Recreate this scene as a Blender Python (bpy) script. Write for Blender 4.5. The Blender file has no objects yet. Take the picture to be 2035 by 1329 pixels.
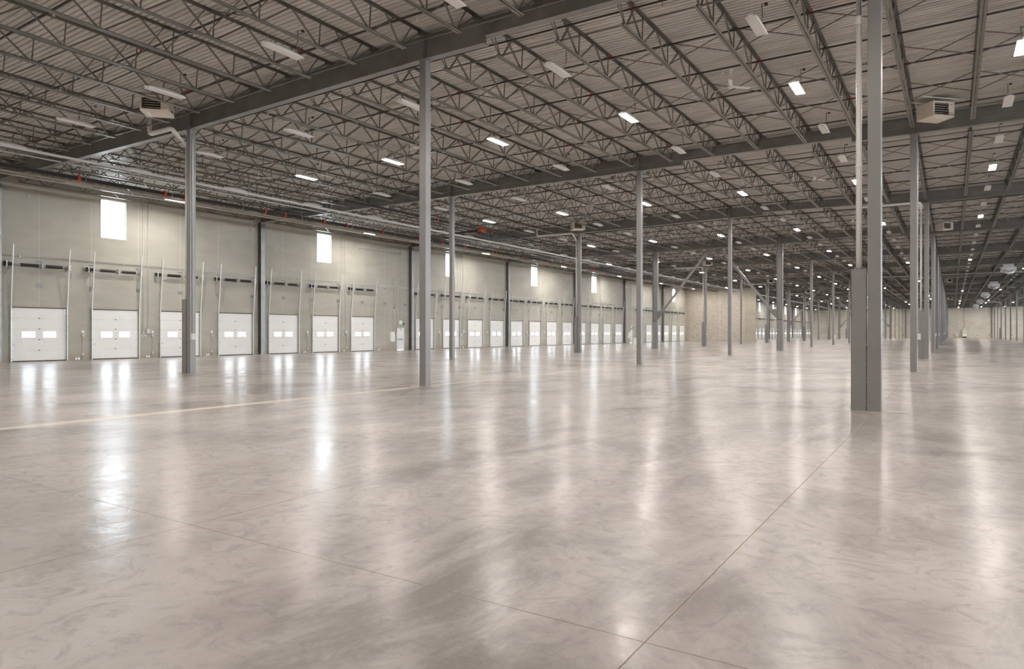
import bpy, bmesh, math, random
from mathutils import Vector, Matrix
random.seed(7)
sc = bpy.context.scene
C = sc.collection
PI = math.pi
# ---------------------------------------------------------------- camera
W_IMG, H_IMG, F_PX, YAW, HOR, EYE = 2035.0, 1329.0, 1358.5, .5722, 661.35, 1.627
cam = bpy.data.cameras.new('camera'); camo = bpy.data.objects.new('camera', cam); C.objects.link(camo)
cam.sensor_width = 36.0; cam.lens = F_PX / W_IMG * 36.0
cam.shift_y = (HOR - H_IMG / 2) / W_IMG
cam.clip_start = .05; cam.clip_end = 1000
camo.location = (0, 0, EYE); camo.rotation_euler = (PI / 2, 0, YAW)
sc.camera = camo
# ---------------------------------------------------------------- world, view, sampling
sc.view_settings.view_transform = 'Standard'; sc.view_settings.look = 'None'
sc.view_settings.exposure = EXPOSURE = -0.1
sc.view_settings.gamma = 1; sc.view_settings.use_curve_mapping = False
SKY = 23.0; LAMP = 330.0
w = bpy.data.worlds.new('sky'); sc.world = w; w.use_nodes = True
bg = w.node_tree.nodes['Background']
bg.inputs[0].default_value = (.86, .93, 1.0, 1); bg.inputs[1].default_value = SKY
cy = sc.cycles
cy.max_bounces = 7; cy.diffuse_bounces = 5; cy.glossy_bounces = 3; cy.transmission_bounces = 4; cy.transparent_max_bounces = 6
cy.sample_clamp_indirect = 24.0; cy.caustics_reflective = False; cy.caustics_refractive = False
cy.use_denoising = True; cy.use_adaptive_sampling = True; cy.adaptive_threshold = 0.03
try: cy.use_light_tree = True
except Exception: pass
def portal(name, loc, rot, sx, sy):
    l = bpy.data.lights.new(name, 'AREA'); l.shape = 'RECTANGLE'; l.size = sx; l.size_y = sy; l.energy = 1
    l.cycles.is_portal = True
    o = bpy.data.objects.new(name, l); o.location = loc; o.rotation_euler = rot; C.objects.link(o)
# ---------------------------------------------------------------- layout numbers (metres, camera at x=y=0)
COLX = [-25.74, -13.55, -1.36, 10.83, 23.02]     # column lines
ROW0, DY = 16.13, 17.05                           # first girder row seen, bay length
def rowy(j): return ROW0 + DY * j
XW = -44.08                                       # face of the dock wall
YFAR = rowy(15) + .25
XR = 47.5; YBACK = rowy(-2)
def tri(v):                                       # 1 at odd, 0 at even rows
    v = v % 2.0
    return 1 - abs(v) if v <= 1 else v - 1
def xdip(x):
    pts = [(-44.2, .1), (-25.74, 1), (-13.55, 0), (-1.36, 1), (10.83, 0), (23.02, 1), (35.4, 0), (47.6, 1)]
    if x <= pts[0][0]: return pts[0][1]
    for (a, p), (b, q) in zip(pts, pts[1:]):
        if x <= b: return p + (q - p) * (x - a) / (b - a)
    return 0
def zf(x, y):                                     # underside of the girders; the roof dips to its drains
    return 9.95 - .16 * xdip(x) * tri((y - ROW0) / DY)
DECK = .837
def deckz(x, y): return zf(x, y) + DECK
def proj(x, y, z):
    s, c = math.sin(YAW), math.cos(YAW)
    a = x * c + y * s; d = -x * s + y * c
    if d < .3: return None
    return W_IMG / 2 + F_PX * a / d, HOR + F_PX * (EYE - z) / d, d
def seen(pts, m=60):
    xs = [p for p in (proj(*q) for q in pts) if p]
    if not xs: return False
    return (min(p[0] for p in xs) < W_IMG + m and max(p[0] for p in xs) > -m and
            min(p[1] for p in xs) < H_IMG + m and max(p[1] for p in xs) > -m)
_U = ['', 'first', 'second', 'third', 'fourth', 'fifth', 'sixth', 'seventh', 'eighth', 'ninth', 'tenth', 'eleventh', 'twelfth',
      'thirteenth', 'fourteenth', 'fifteenth', 'sixteenth', 'seventeenth', 'eighteenth', 'nineteenth']
_T = {2: ('twentieth', 'twenty'), 3: ('thirtieth', 'thirty'), 4: ('fortieth', 'forty'), 5: ('fiftieth', 'fifty'), 6: ('sixtieth', 'sixty')}
ORD = ['zeroth'] + _U[1:] + [(_T[n // 10][0] if n % 10 == 0 else _T[n // 10][1] + '-' + _U[n % 10]) for n in range(20, 70)]
# ---------------------------------------------------------------- materials
def mat(name, col, rough=.5, metal=0, var=0, vscale=3.0, bump=0, bscale=20, emit=None, es=0, spec=.5):
    m = bpy.data.materials.new(name); m.use_nodes = True
    nt = m.node_tree; b = nt.nodes['Principled BSDF']
    b.inputs['Base Color'].default_value = (*col, 1); b.inputs['Roughness'].default_value = rough; b.inputs['Metallic'].default_value = metal
    b.inputs['Specular IOR Level'].default_value = spec
    if emit: b.inputs['Emission Color'].default_value = (*emit, 1); b.inputs['Emission Strength'].default_value = es
    if var or bump:
        tc = nt.nodes.new('ShaderNodeTexCoord')
    if var:
        n = nt.nodes.new('ShaderNodeTexNoise'); n.inputs['Scale'].default_value = vscale; n.inputs['Detail'].default_value = 4
        nt.links.new(tc.outputs['Object'], n.inputs['Vector'])
        r = nt.nodes.new('ShaderNodeMapRange'); r.inputs[1].default_value = .3; r.inputs[2].default_value = .7
        r.inputs[3].default_value = 1 - var; r.inputs[4].default_value = 1 + var
        nt.links.new(n.outputs[0], r.inputs[0])
        v = nt.nodes.new('ShaderNodeVectorMath'); v.operation = 'SCALE'; v.inputs[0].default_value = col
        nt.links.new(r.outputs[0], v.inputs['Scale']); nt.links.new(v.outputs[0], b.inputs['Base Color'])
    if bump:
        n = nt.nodes.new('ShaderNodeTexNoise'); n.inputs['Scale'].default_value = bscale
        nt.links.new(tc.outputs['Object'], n.inputs['Vector'])
        k = nt.nodes.new('ShaderNodeBump'); k.inputs['Strength'].default_value = bump; k.inputs['Distance'].default_value = .02
        nt.links.new(n.outputs[0], k.inputs['Height']); nt.links.new(k.outputs[0], b.inputs['Normal'])
    return m
M_STEEL = mat('dark_grey_steel_paint', (.30, .298, .29), .4, .8, .12, 1.5)
M_JOIST = mat('joist_grey_primer', (.25, .242, .218), .36, .8, .15, 2)
M_COL = mat('column_grey_paint', (.27, .262, .262), .36, .25, .06, 1.2)
M_PIPE_DK = mat('black_iron_pipe', (.045, .042, .04), .4)
M_ORANGE = mat('orange_red_fitting', (.75, .09, .035), .45)
M_BRASS = mat('brass_sprinkler', (.85, .74, .6), .35, .2)
M_GALV = mat('galvanised_steel', (.62, .63, .62), .32, .6, .1, 6)
M_PLATE = mat('dull_zinc_plate', (.3, .3, .29), .45, .3, .1, 8)
M_GALVL = mat('galvanised_light_conduit', (.72, .72, .7), .35, .3)
M_PVC = mat('white_pvc', (.78, .77, .74), .35)
M_WHITE = mat('white_enamel', (.93, .93, .91), .3)
M_LENS = mat('prismatic_white_lens', (.93, .92, .91), .4, bump=.3, bscale=60)
M_LIT = mat('glowing_lens', (.9, .9, .9), .4, emit=(1, .94, .87), es=LAMP)
M_DOOR = mat('white_insulated_door_panel', (.93, .92, .90), .4, 0, .02, 2)
M_BLACK = mat('black_steel', (.02, .02, .02), .45)
M_RUBBER = mat('black_rubber_seal', (.03, .028, .027), .7)
M_BEIGE = mat('heater_beige_enamel', (.78, .72, .62), .4)
M_DARKHOLE = mat('dark_louvre_interior', (.03, .018, .015), .6)
M_REDB = mat('red_fire_alarm_plastic', (.6, .03, .03), .4)
M_YEL = mat('yellow_button_plate', (.85, .5, .05), .5)
M_GREYBOX = mat('pale_grey_enclosure', (.62, .63, .62), .4)
M_PAD = mat('bare_concrete_footing', (.44, .395, .335), .5, 0, .1, 6)
M_STRIP = mat('pale_beige_channel', (.7, .66, .58), .45)
M_GREEN = mat('green_sign_letters', (.02, .45, .2), .5, emit=(.05, .9, .45), es=.8)
M_BLUE = mat('blue_panic_bar', (.08, .35, .6), .4)
M_FOIL = mat('silver_duct_foil', (.85, .85, .84), .3, .3, .1, 8, .6, 12)
M_BROWN = mat('dark_frame_edge', (.09, .06, .045), .6)

def nodes_of(name):
    m = bpy.data.materials.new(name); m.use_nodes = True
    nt = m.node_tree
    return m, nt, nt.nodes['Principled BSDF'], nt.nodes.new, nt.links.new
def mth(nt, op, a, b=None, c=None, clamp=False):
    n = nt.nodes.new('ShaderNodeMath'); n.operation = op; n.use_clamp = clamp
    for i, v in enumerate((a, b, c)):
        if v is None: continue
        if isinstance(v, (int, float)): n.inputs[i].default_value = v
        else: nt.links.new(v, n.inputs[i])
    return n.outputs[0]
def mixc(nt, f, a, b):
    n = nt.nodes.new('ShaderNodeMix'); n.data_type = 'RGBA'
    if isinstance(f, (int, float)): n.inputs[0].default_value = f
    else: nt.links.new(f, n.inputs[0])
    for k, v in ((6, a), (7, b)):
        if isinstance(v, tuple): n.inputs[k].default_value = (*v, 1)
        else: nt.links.new(v, n.inputs[k])
    return n.outputs[2]
def noise(nt, vec, scale, detail=4, rough=.55, dist=0):
    n = nt.nodes.new('ShaderNodeTexNoise'); n.inputs['Scale'].default_value = scale; n.inputs['Detail'].default_value = detail
    n.inputs['Roughness'].default_value = rough; n.inputs['Distortion'].default_value = dist
    nt.links.new(vec, n.inputs['Vector']); return n.outputs[0]
def rng(nt, v, a, b, c, d, smooth=False):
    n = nt.nodes.new('ShaderNodeMapRange'); n.inputs[1].default_value = a; n.inputs[2].default_value = b
    n.inputs[3].default_value = c; n.inputs[4].default_value = d
    if smooth: n.interpolation_type = 'SMOOTHSTEP'
    nt.links.new(v, n.inputs[0]); return n.outputs[0]
def mapping(nt, vec, scale=(1, 1, 1), rot=(0, 0, 0), loc=(0, 0, 0)):
    n = nt.nodes.new('ShaderNodeMapping'); n.inputs['Scale'].default_value = scale; n.inputs['Rotation'].default_value = rot
    n.inputs['Location'].default_value = loc
    nt.links.new(vec, n.inputs[0]); return n.outputs[0]

def floor_material():
    m, nt, b, N, L = nodes_of('polished_concrete')
    tc = N('ShaderNodeTexCoord'); P = tc.outputs['Object']
    sep = N('ShaderNodeSeparateXYZ'); L(P, sep.inputs[0]); X, Y = sep.outputs[0], sep.outputs[1]
    big = noise(nt, P, .22, 4, .6, .8); mid = noise(nt, mapping(nt, P, (.9, .4, 1), (0, 0, .9)), 1.0, 8, .68, 1.0)
    swirl = noise(nt, P, 3.2, 7, .7, 2.2); fine = noise(nt, P, 26, 3, .6)
    col = mixc(nt, rng(nt, big, .4, .6, 0, 1), (.25, .22, .209), (.46, .414, .386))
    col = mixc(nt, rng(nt, mid, .42, .62, 0, .75), col, (.53, .485, .455))
    col = mixc(nt, rng(nt, swirl, .48, .68, 0, .6), col, (.26, .23, .215))
    col = mixc(nt, rng(nt, fine, .5, .72, 0, .14), col, (.56, .51, .475))
    # saw joints: a thin dark cut between pale, dusty edges
    wob = mth(nt, 'MULTIPLY', mth(nt, 'SUBTRACT', noise(nt, P, 9, 2), .5), .012)
    def dist(v, off, per):
        t = mth(nt, 'DIVIDE', mth(nt, 'SUBTRACT', mth(nt, 'ADD', v, wob), off), per)
        f = mth(nt, 'SUBTRACT', t, mth(nt, 'ROUND', t))
        return mth(nt, 'MULTIPLY', mth(nt, 'ABSOLUTE', f), per)
    dx = dist(X, -1.36, 4.063); dy = dist(Y, 3.40, 4.2625)
    d = mth(nt, 'MINIMUM', dx, dy)
    patch = rng(nt, noise(nt, P, .5, 3), .42, .6, .1, 1)
    edge = mth(nt, 'MULTIPLY', rng(nt, d, .005, .013, 1, 0), patch)
    cut = rng(nt, d, .0025, .0055, 1, 0)
    col = mixc(nt, mth(nt, 'MULTIPLY', edge, .8), col, (.62, .53, .42))
    # construction joints on the column lines and on the even girder rows, broader and paler
    db = mth(nt, 'MINIMUM', dist(X, -13.55, 24.38), mth(nt, 'MULTIPLY', dist(Y, ROW0 + DY, 2 * DY), .4))
    band = mth(nt, 'MULTIPLY', rng(nt, db, .08, .26, 1, 0, True), rng(nt, noise(nt, P, .6, 3), .35, .6, .55, 1))
    col = mixc(nt, mth(nt, 'MULTIPLY', band, .85), col, (.76, .68, .57))
    col = mixc(nt, mth(nt, 'MULTIPLY', cut, .9), col, (.16, .105, .07))
    L(col, b.inputs['Base Color'])
    rg = mth(nt, 'ADD', rng(nt, mid, .3, .7, .27, .36), rng(nt, swirl, .4, .75, 0, .08))
    rg = mth(nt, 'ADD', rg, mth(nt, 'MULTIPLY', mth(nt, 'MAXIMUM', edge, band), .25))
    L(rg, b.inputs['Roughness'])
    b.inputs['Specular IOR Level'].default_value = .12
    b.inputs['Coat Weight'].default_value = .5; b.inputs['Coat IOR'].default_value = 1.17
    L(rng(nt, mid, .35, .65, .13, .25), b.inputs['Coat Roughness']); 
    h = mth(nt, 'ADD', mth(nt, 'MULTIPLY', noise(nt, P, .9, 2, .5), 1.0), mth(nt, 'MULTIPLY', noise(nt, P, 6, 4, .65, 1), .2))
    h = mth(nt, 'SUBTRACT', h, mth(nt, 'MULTIPLY', cut, .1))
    bp = N('ShaderNodeBump'); bp.inputs['Strength'].default_value = .8; bp.inputs['Distance'].default_value = .013
    L(h, bp.inputs['Height']); L(bp.outputs[0], b.inputs['Normal']); L(bp.outputs[0], b.inputs['Coat Normal'])
    return m
def wall_material(name, base, dark, joint, axis, off, per, lowband=None):
    m, nt, b, N, L = nodes_of(name)
    tc = N('ShaderNodeTexCoord'); P = tc.outputs['Object']
    sep = N('ShaderNodeSeparateXYZ'); L(P, sep.inputs[0]); A = sep.outputs[axis]; Z = sep.outputs[2]
    sc_ = (1, .25, 1.0) if axis == 1 else (.25, 1, 1.0)
    n1 = noise(nt, mapping(nt, P, sc_), 1.1, 5, .6, .6); n2 = noise(nt, P, .35, 3); n3 = noise(nt, mapping(nt, P, (1, 1, 4)), 2.2, 5, .65, 1)
    col = mixc(nt, rng(nt, n1, .35, .68, 0, 1), dark, base)
    col = mixc(nt, rng(nt, n2, .4, .65, 0, .45), col, tuple(c * 1.12 for c in base))
    col = mixc(nt, rng(nt, n3, .6, .8, 0, .3), col, tuple(c * 1.25 for c in base))
    # each panel cast a little differently
    pid = mth(nt, 'FLOOR', mth(nt, 'DIVIDE', mth(nt, 'SUBTRACT', A, off), per))
    wn = N('ShaderNodeTexWhiteNoise'); wn.noise_dimensions = '1D'; L(pid, wn.inputs['W'])
    col = mixc(nt, mth(nt, 'MULTIPLY', wn.outputs[0], .22), col, dark)
    t = mth(nt, 'DIVIDE', mth(nt, 'SUBTRACT', A, off), per)
    d = mth(nt, 'MULTIPLY', mth(nt, 'ABSOLUTE', mth(nt, 'SUBTRACT', t, mth(nt, 'ROUND', t))), per)
    col = mixc(nt, rng(nt, d, .012, .03, .7, 0), col, joint)
    if lowband:
        col = mixc(nt, mth(nt, 'MULTIPLY', rng(nt, Z, .15, .6, 1, 0, True), rng(nt, n3, .35, .7, .2, .9)), col, lowband)
    L(col, b.inputs['Base Color']); b.inputs['Roughness'].default_value = .75; b.inputs['Specular IOR Level'].default_value = .3
    bp = N('ShaderNodeBump'); bp.inputs['Strength'].default_value = .25; bp.inputs['Distance'].default_value = .01
    L(n3, bp.inputs['Height']); L(bp.outputs[0], b.inputs['Normal'])
    return m
def block_material():
    m, nt, b, N, L = nodes_of('tan_split_face_block')
    tc = N('ShaderNodeTexCoord'); P = tc.outputs['Object']
    sep = N('ShaderNodeSeparateXYZ'); L(P, sep.inputs[0])
    cmb = N('ShaderNodeCombineXYZ'); L(sep.outputs[0], cmb.inputs[0]); L(sep.outputs[2], cmb.inputs[1])
    br = N('ShaderNodeTexBrick'); L(cmb.outputs[0], br.inputs['Vector'])
    br.inputs['Scale'].default_value = 1; br.inputs['Brick Width'].default_value = .4; br.inputs['Row Height'].default_value = .2
    br.inputs['Mortar Size'].default_value = .012; br.inputs['Mortar Smooth'].default_value = .3
    br.inputs['Color1'].default_value = (.45, .395, .335, 1); br.inputs['Color2'].default_value = (.56, .50, .43, 1); br.inputs['Mortar'].default_value = (.50, .455, .395, 1)
    n = noise(nt, P, 1.6, 5, .65)
    col = mixc(nt, rng(nt, n, .5, .75, 0, .55), br.outputs[0], (.66, .57, .47))
    L(col, b.inputs['Base Color']); b.inputs['Roughness'].default_value = .85
    bp = N('ShaderNodeBump'); bp.inputs['Strength'].default_value = .5; bp.inputs['Distance'].default_value = .015
    L(br.outputs['Fac'], bp.inputs['Height']); bp.invert = True; L(bp.outputs[0], b.inputs['Normal'])
    return m
def deck_material():
    m, nt, b, N, L = nodes_of('galvanised_roof_deck')
    tc = N('ShaderNodeTexCoord'); P = tc.outputs['Object']
    n = noise(nt, mapping(nt, P, (.35, 2.5, 1)), 1.6, 4, .6); n2 = noise(nt, P, .16, 2)
    col = mixc(nt, rng(nt, n, .35, .68, 0, 1), (.52, .495, .47), (.76, .735, .70))
    col = mixc(nt, rng(nt, n2, .4, .6, 0, .35), col, (.6, .585, .54))
    L(col, b.inputs['Base Color']); b.inputs['Metallic'].default_value = .0
    L(rng(nt, n, .3, .7, .38, .55), b.inputs['Roughness'])
    return m
M_FLOOR = floor_material()
M_WALL = wall_material('precast_dock_wall', (.54, .515, .45), (.44, .425, .37), (.64, .615, .54), 1, 18.3, 2.8417, (.42, .34, .26))
M_FAR = wall_material('precast_far_wall', (.68, .635, .55), (.58, .54, .46), (.74, .70, .62), 0, -1.0, 6.1, (.68, .58, .46))
M_PIER = wall_material('tan_grey_panel', (.46, .42, .34), (.38, .35, .28), (.5, .46, .38), 0, -40, 30)
M_BLOCK = block_material(); M_DECK = deck_material()
def glass_material():
    m = bpy.data.materials.new('clear_pane'); m.use_nodes = True; nt = m.node_tree; nt.nodes.clear()
    o = nt.nodes.new('ShaderNodeOutputMaterial'); t = nt.nodes.new('ShaderNodeBsdfTransparent'); g = nt.nodes.new('ShaderNodeBsdfGlossy')
    g.inputs['Roughness'].default_value = .05; t.inputs[0].default_value = (.94, .96, .97, 1)
    f = nt.nodes.new('ShaderNodeFresnel'); f.inputs[0].default_value = 1.45; x = nt.nodes.new('ShaderNodeMixShader')
    gm = nt.nodes.new('ShaderNodeNewGeometry')
    nt.links.new(mth(nt, 'MULTIPLY', f.outputs[0], mth(nt, 'SUBTRACT', 1.0, gm.outputs['Backfacing'])), x.inputs[0]); nt.links.new(t.outputs[0], x.inputs[1]); nt.links.new(g.outputs[0], x.inputs[2]); nt.links.new(x.outputs[0], o.inputs[0])
    return m
M_GLASS = glass_material()
# ---------------------------------------------------------------- mesh helpers
class MB:
    def __init__(s): s.v = []; s.f = []; s.smooth = set()
    def quad(s, *p):
        n = len(s.v); s.v += [tuple(q) for q in p]; s.f.append(tuple(range(n, n + len(p))))
    def box(s, x0, y0, z0, x1, y1, z1):
        n = len(s.v)
        s.v += [(x0, y0, z0), (x1, y0, z0), (x1, y1, z0), (x0, y1, z0), (x0, y0, z1), (x1, y0, z1), (x1, y1, z1), (x0, y1, z1)]
        s.f += [tuple(n + i for i in f) for f in ((0, 3, 2, 1), (4, 5, 6, 7), (0, 1, 5, 4), (1, 2, 6, 5), (2, 3, 7, 6), (3, 0, 4, 7))]
        return s
    def bar(s, a, b, w, h=None, up=(0, 0, 1)):
        """rectangular bar from a to b, w across and h along 'up'"""
        a, b = Vector(a), Vector(b); h = h or w; d = (b - a).normalized(); u = Vector(up)
        if abs(d.dot(u)) > .98: u = Vector((1, 0, 0))
        r = d.cross(u).normalized() * w / 2; u = r.cross(d).normalized() * h / 2
        n = len(s.v)
        for p in (a, b): s.v += [tuple(p - r - u), tuple(p + r - u), tuple(p + r + u), tuple(p - r + u)]
        s.f += [tuple(n + i for i in f) for f in ((0, 1, 2, 3), (7, 6, 5, 4), (0, 4, 5, 1), (1, 5, 6, 2), (2, 6, 7, 3), (3, 7, 4, 0))]
        return s
    def tube(s, pts, r, seg=10, caps=True):
        pts = [Vector(p) for p in pts]; rings = []
        for i, p in enumerate(pts):
            d = ((pts[i] - pts[i - 1]).normalized() if i else Vector()) + ((pts[i + 1] - pts[i]).normalized() if i < len(pts) - 1 else Vector())
            d.normalize(); u = Vector((0, 0, 1)) if abs(d.z) < .9 else Vector((0, 1, 0))
            a = d.cross(u).normalized(); b = a.cross(d).normalized(); n = len(s.v)
            rr = r[i] if isinstance(r, (list, tuple)) else r
            s.v += [tuple(p + a * rr * math.cos(2 * PI * k / seg) + b * rr * math.sin(2 * PI * k / seg)) for k in range(seg)]
            rings.append(n)
        for m, n in zip(rings, rings[1:]):
            for k in range(seg):
                s.smooth.add(len(s.f)); s.f.append((m + k, m + (k + 1) % seg, n + (k + 1) % seg, n + k))
        if caps:
            s.f.append(tuple(rings[0] + k for k in range(seg))); s.f.append(tuple(rings[-1] + k for k in reversed(range(seg))))
        return s
    def prism(s, prof, p0, p1, ax, ay):
        """profile (list of 2-D points on axes ax, ay) swept from p0 to p1"""
        p0, p1, ax, ay = map(Vector, (p0, p1, ax, ay)); n = len(s.v); k = len(prof)
        for p in (p0, p1): s.v += [tuple(p + ax * a + ay * b) for a, b in prof]
        for i in range(k): s.f.append((n + i, n + (i + 1) % k, n + k + (i + 1) % k, n + k + i))
        s.f.append(tuple(n + i for i in range(k))); s.f.append(tuple(n + k + i for i in reversed(range(k))))
        return s
    def mesh(s, name, m):
        me = bpy.data.meshes.new(name); me.from_pydata(s.v, [], s.f); me.update()
        if s.smooth:
            me.polygons.foreach_set('use_smooth', [i in s.smooth for i in range(len(s.f))])
        for x in (m if isinstance(m, (list, tuple)) else [m]): me.materials.append(x)
        b = bmesh.new(); b.from_mesh(me); bmesh.ops.recalc_face_normals(b, faces=b.faces); b.to_mesh(me); b.free()
        return me
    def obj(s, name, m, parent=None, loc=(0, 0, 0), rot=None):
        return link(s.mesh(name, m), name, parent, loc, rot)
def link(me, name, parent=None, loc=(0, 0, 0), rot=None):
    o = bpy.data.objects.new(name, me); C.objects.link(o); o.location = loc
    if rot: o.rotation_euler = rot
    if parent: o.parent = parent
    return o
def tag(o, label=None, cat=None, group=None, kind=None):
    if label: o['label'] = label
    if cat: o['category'] = cat
    if group: o['group'] = group
    if kind: o['kind'] = kind
    return o
def thing(name, loc, label, cat, group=None, rz=0, kind=None):
    return tag(link(None, name, None, loc, (0, 0, rz)), label, cat, group, kind)
def struct(o, label=None): return tag(o, label, None, None, 'structure')
# ================================================================ the shell
def holed_wall(name, m, plane_x, thick, y0, y1, z1, holes):
    ys = sorted({y0, y1, *[h[0] for h in holes], *[h[1] for h in holes]}); zs = sorted({0., z1, *[h[2] for h in holes], *[h[3] for h in holes]})
    ys = [y for y in ys if y0 <= y <= y1]
    def solid(i, k):
        if i < 0 or k < 0 or i >= len(ys) - 1 or k >= len(zs) - 1: return False
        cy_, cz = (ys[i] + ys[i + 1]) / 2, (zs[k] + zs[k + 1]) / 2
        return not any(h[0] < cy_ < h[1] and h[2] < cz < h[3] for h in holes)
    mb = MB(); xa, xb = plane_x, plane_x - thick
    for i in range(len(ys) - 1):
        for k in range(len(zs) - 1):
            if not solid(i, k): continue
            a, b, c, d = ys[i], ys[i + 1], zs[k], zs[k + 1]
            mb.quad((xa, a, c), (xa, b, c), (xa, b, d), (xa, a, d)); mb.quad((xb, a, c), (xb, a, d), (xb, b, d), (xb, b, c))
            if not solid(i - 1, k): mb.quad((xa, a, c), (xa, a, d), (xb, a, d), (xb, a, c))
            if not solid(i + 1, k): mb.quad((xa, b, c), (xb, b, c), (xb, b, d), (xa, b, d))
            if not solid(i, k - 1): mb.quad((xa, a, c), (xb, a, c), (xb, b, c), (xa, b, c))
            if not solid(i, k + 1): mb.quad((xa, a, d), (xa, b, d), (xb, b, d), (xb, a, d))
    return mb.obj(name, m)
struct(MB().box(XW - .3, YBACK, -.3, XR + 3, YFAR + .3, 0).obj('floor', M_FLOOR), 'polished grey concrete warehouse floor')
struct(MB().box(XW - 60, YBACK - 20, -1.5, XW - .3, YFAR + 20, -1.2).obj('trim_1', mat('yard_paving', (.5, .5, .48), .8)), 'concrete truck yard outside the dock doors')
DOOR_W, DOOR_H = 2.79, 3.06
door_y, exit_y, win_y = [], [], []
for b in range(0, 15):
    for k in range(4):
        y = rowy(b) + 2.17 + 4.2625 * k
        if (b, k) == (1, 3): exit_y.append(rowy(1) + 15.68); continue
        if (b, k) == (5, 0): exit_y.append(rowy(5) + 2.95); continue
        door_y.append((b, k, y))
    win_y.append(rowy(b) + 6.33)
holes = [(y - DOOR_W / 2, y + DOOR_W / 2, 0., DOOR_H) for _, _, y in door_y if y < 133 or y > 165] + [(y - .76, y + .76, 7.5, 9.88) for y in win_y] + [(y - .5, y + .5, 0., 2.12) for y in exit_y]
struct(holed_wall('wall_left', M_WALL, XW, .25, YBACK, YFAR, 10.9, holes), 'grey-green precast concrete dock wall')
struct(MB().box(XW - .3, YFAR, 0, XR + 3, YFAR + .25, 11).obj('wall_far', M_FAR), 'beige precast concrete far wall')
struct(MB().box(XR, YBACK, 0, XR + .25, YFAR, 7.7).obj('wall_right', M_WALL), 'unseen precast right wall, open strip added above for daylight')  # out of view; the open strip over it is added to let daylight in
struct(MB().box(XW - .3, YBACK - .25, 0, XR + 3, YBACK, 11).obj('wall_back', M_FAR), 'precast wall behind the camera')
# the block wing wall
struct(MB().box(XW + .02, 131.5, 0, -32.75, 131.8, 10.75).obj('wall_wing', M_BLOCK), 'tan block partition wall standing out from the dock wall')
struct(MB().box(-32.75, 131.42, 0, -30.75, 131.88, 10.75).obj('wall_pier', M_PIER), 'concrete panel ending the block partition wall')
struct(MB().box(-37.42, 131.46, 0, -37.36, 131.5, 10.4).obj('trim_2', M_GALVL), 'pale vertical joint cover on the block wall')
# corrugated deck, ribs running across the building
def build_deck():
    xs = [XW - .2, -34.9] + COLX + [35.3, XR + 3]; xs.insert(1, -43.9)
    per = .178; prof = [(0, 0), (.118, 0), (.13, .045), (.166, .045)]
    y = YBACK; rows = []
    while y < YFAR + .2:
        for a, h in prof: rows.append((y + a, h))
        y += per
    V = []; F = []; n = len(xs)
    for yy, h in rows:
        for x in xs: V.append((x, yy, deckz(min(x, 47), yy) + h))
    for r in range(len(rows) - 1):
        for i in range(n - 1): F.append((r * n + i, (r + 1) * n + i, (r + 1) * n + i + 1, r * n + i + 1))
    me = bpy.data.meshes.new('ceiling'); me.from_pydata(V, [], F); me.materials.append(M_DECK)
    struct(link(me, 'ceiling'), 'ribbed metal roof deck overhead')
build_deck()
# daylight enters by the wall windows and the strip added above the right wall
portal('added_side_opening', (XR + .1, 120, 8.75), (0, PI / 2, 0), 2.4, 300)
for i, y in enumerate(win_y[:6]): portal('window_opening', (XW - .12, y, 8.69), (0, -PI / 2, 0), 2.38, 1.52)
# ================================================================ windows
for i, y in enumerate(win_y):
    if not seen([(XW, y, 8.7)], 200): continue
    w_ = struct(link(None, f'window_{i}', None, (XW, y, 7.5)), 'tall narrow high window in the dock wall')
    fr = MB()
    for a in (-.76, .72): fr.box(-.2, a, 0, -.08, a + .04, 2.38)
    fr.box(-.2, -.76, 0, -.08, .76, .04).box(-.2, -.76, 2.34, -.08, .76, 2.38)
    fr.obj('window_frame', M_WHITE, w_); MB().box(-.16, -.72, .04, -.15, .72, 2.34).obj('pane', M_GLASS, w_)
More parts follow.
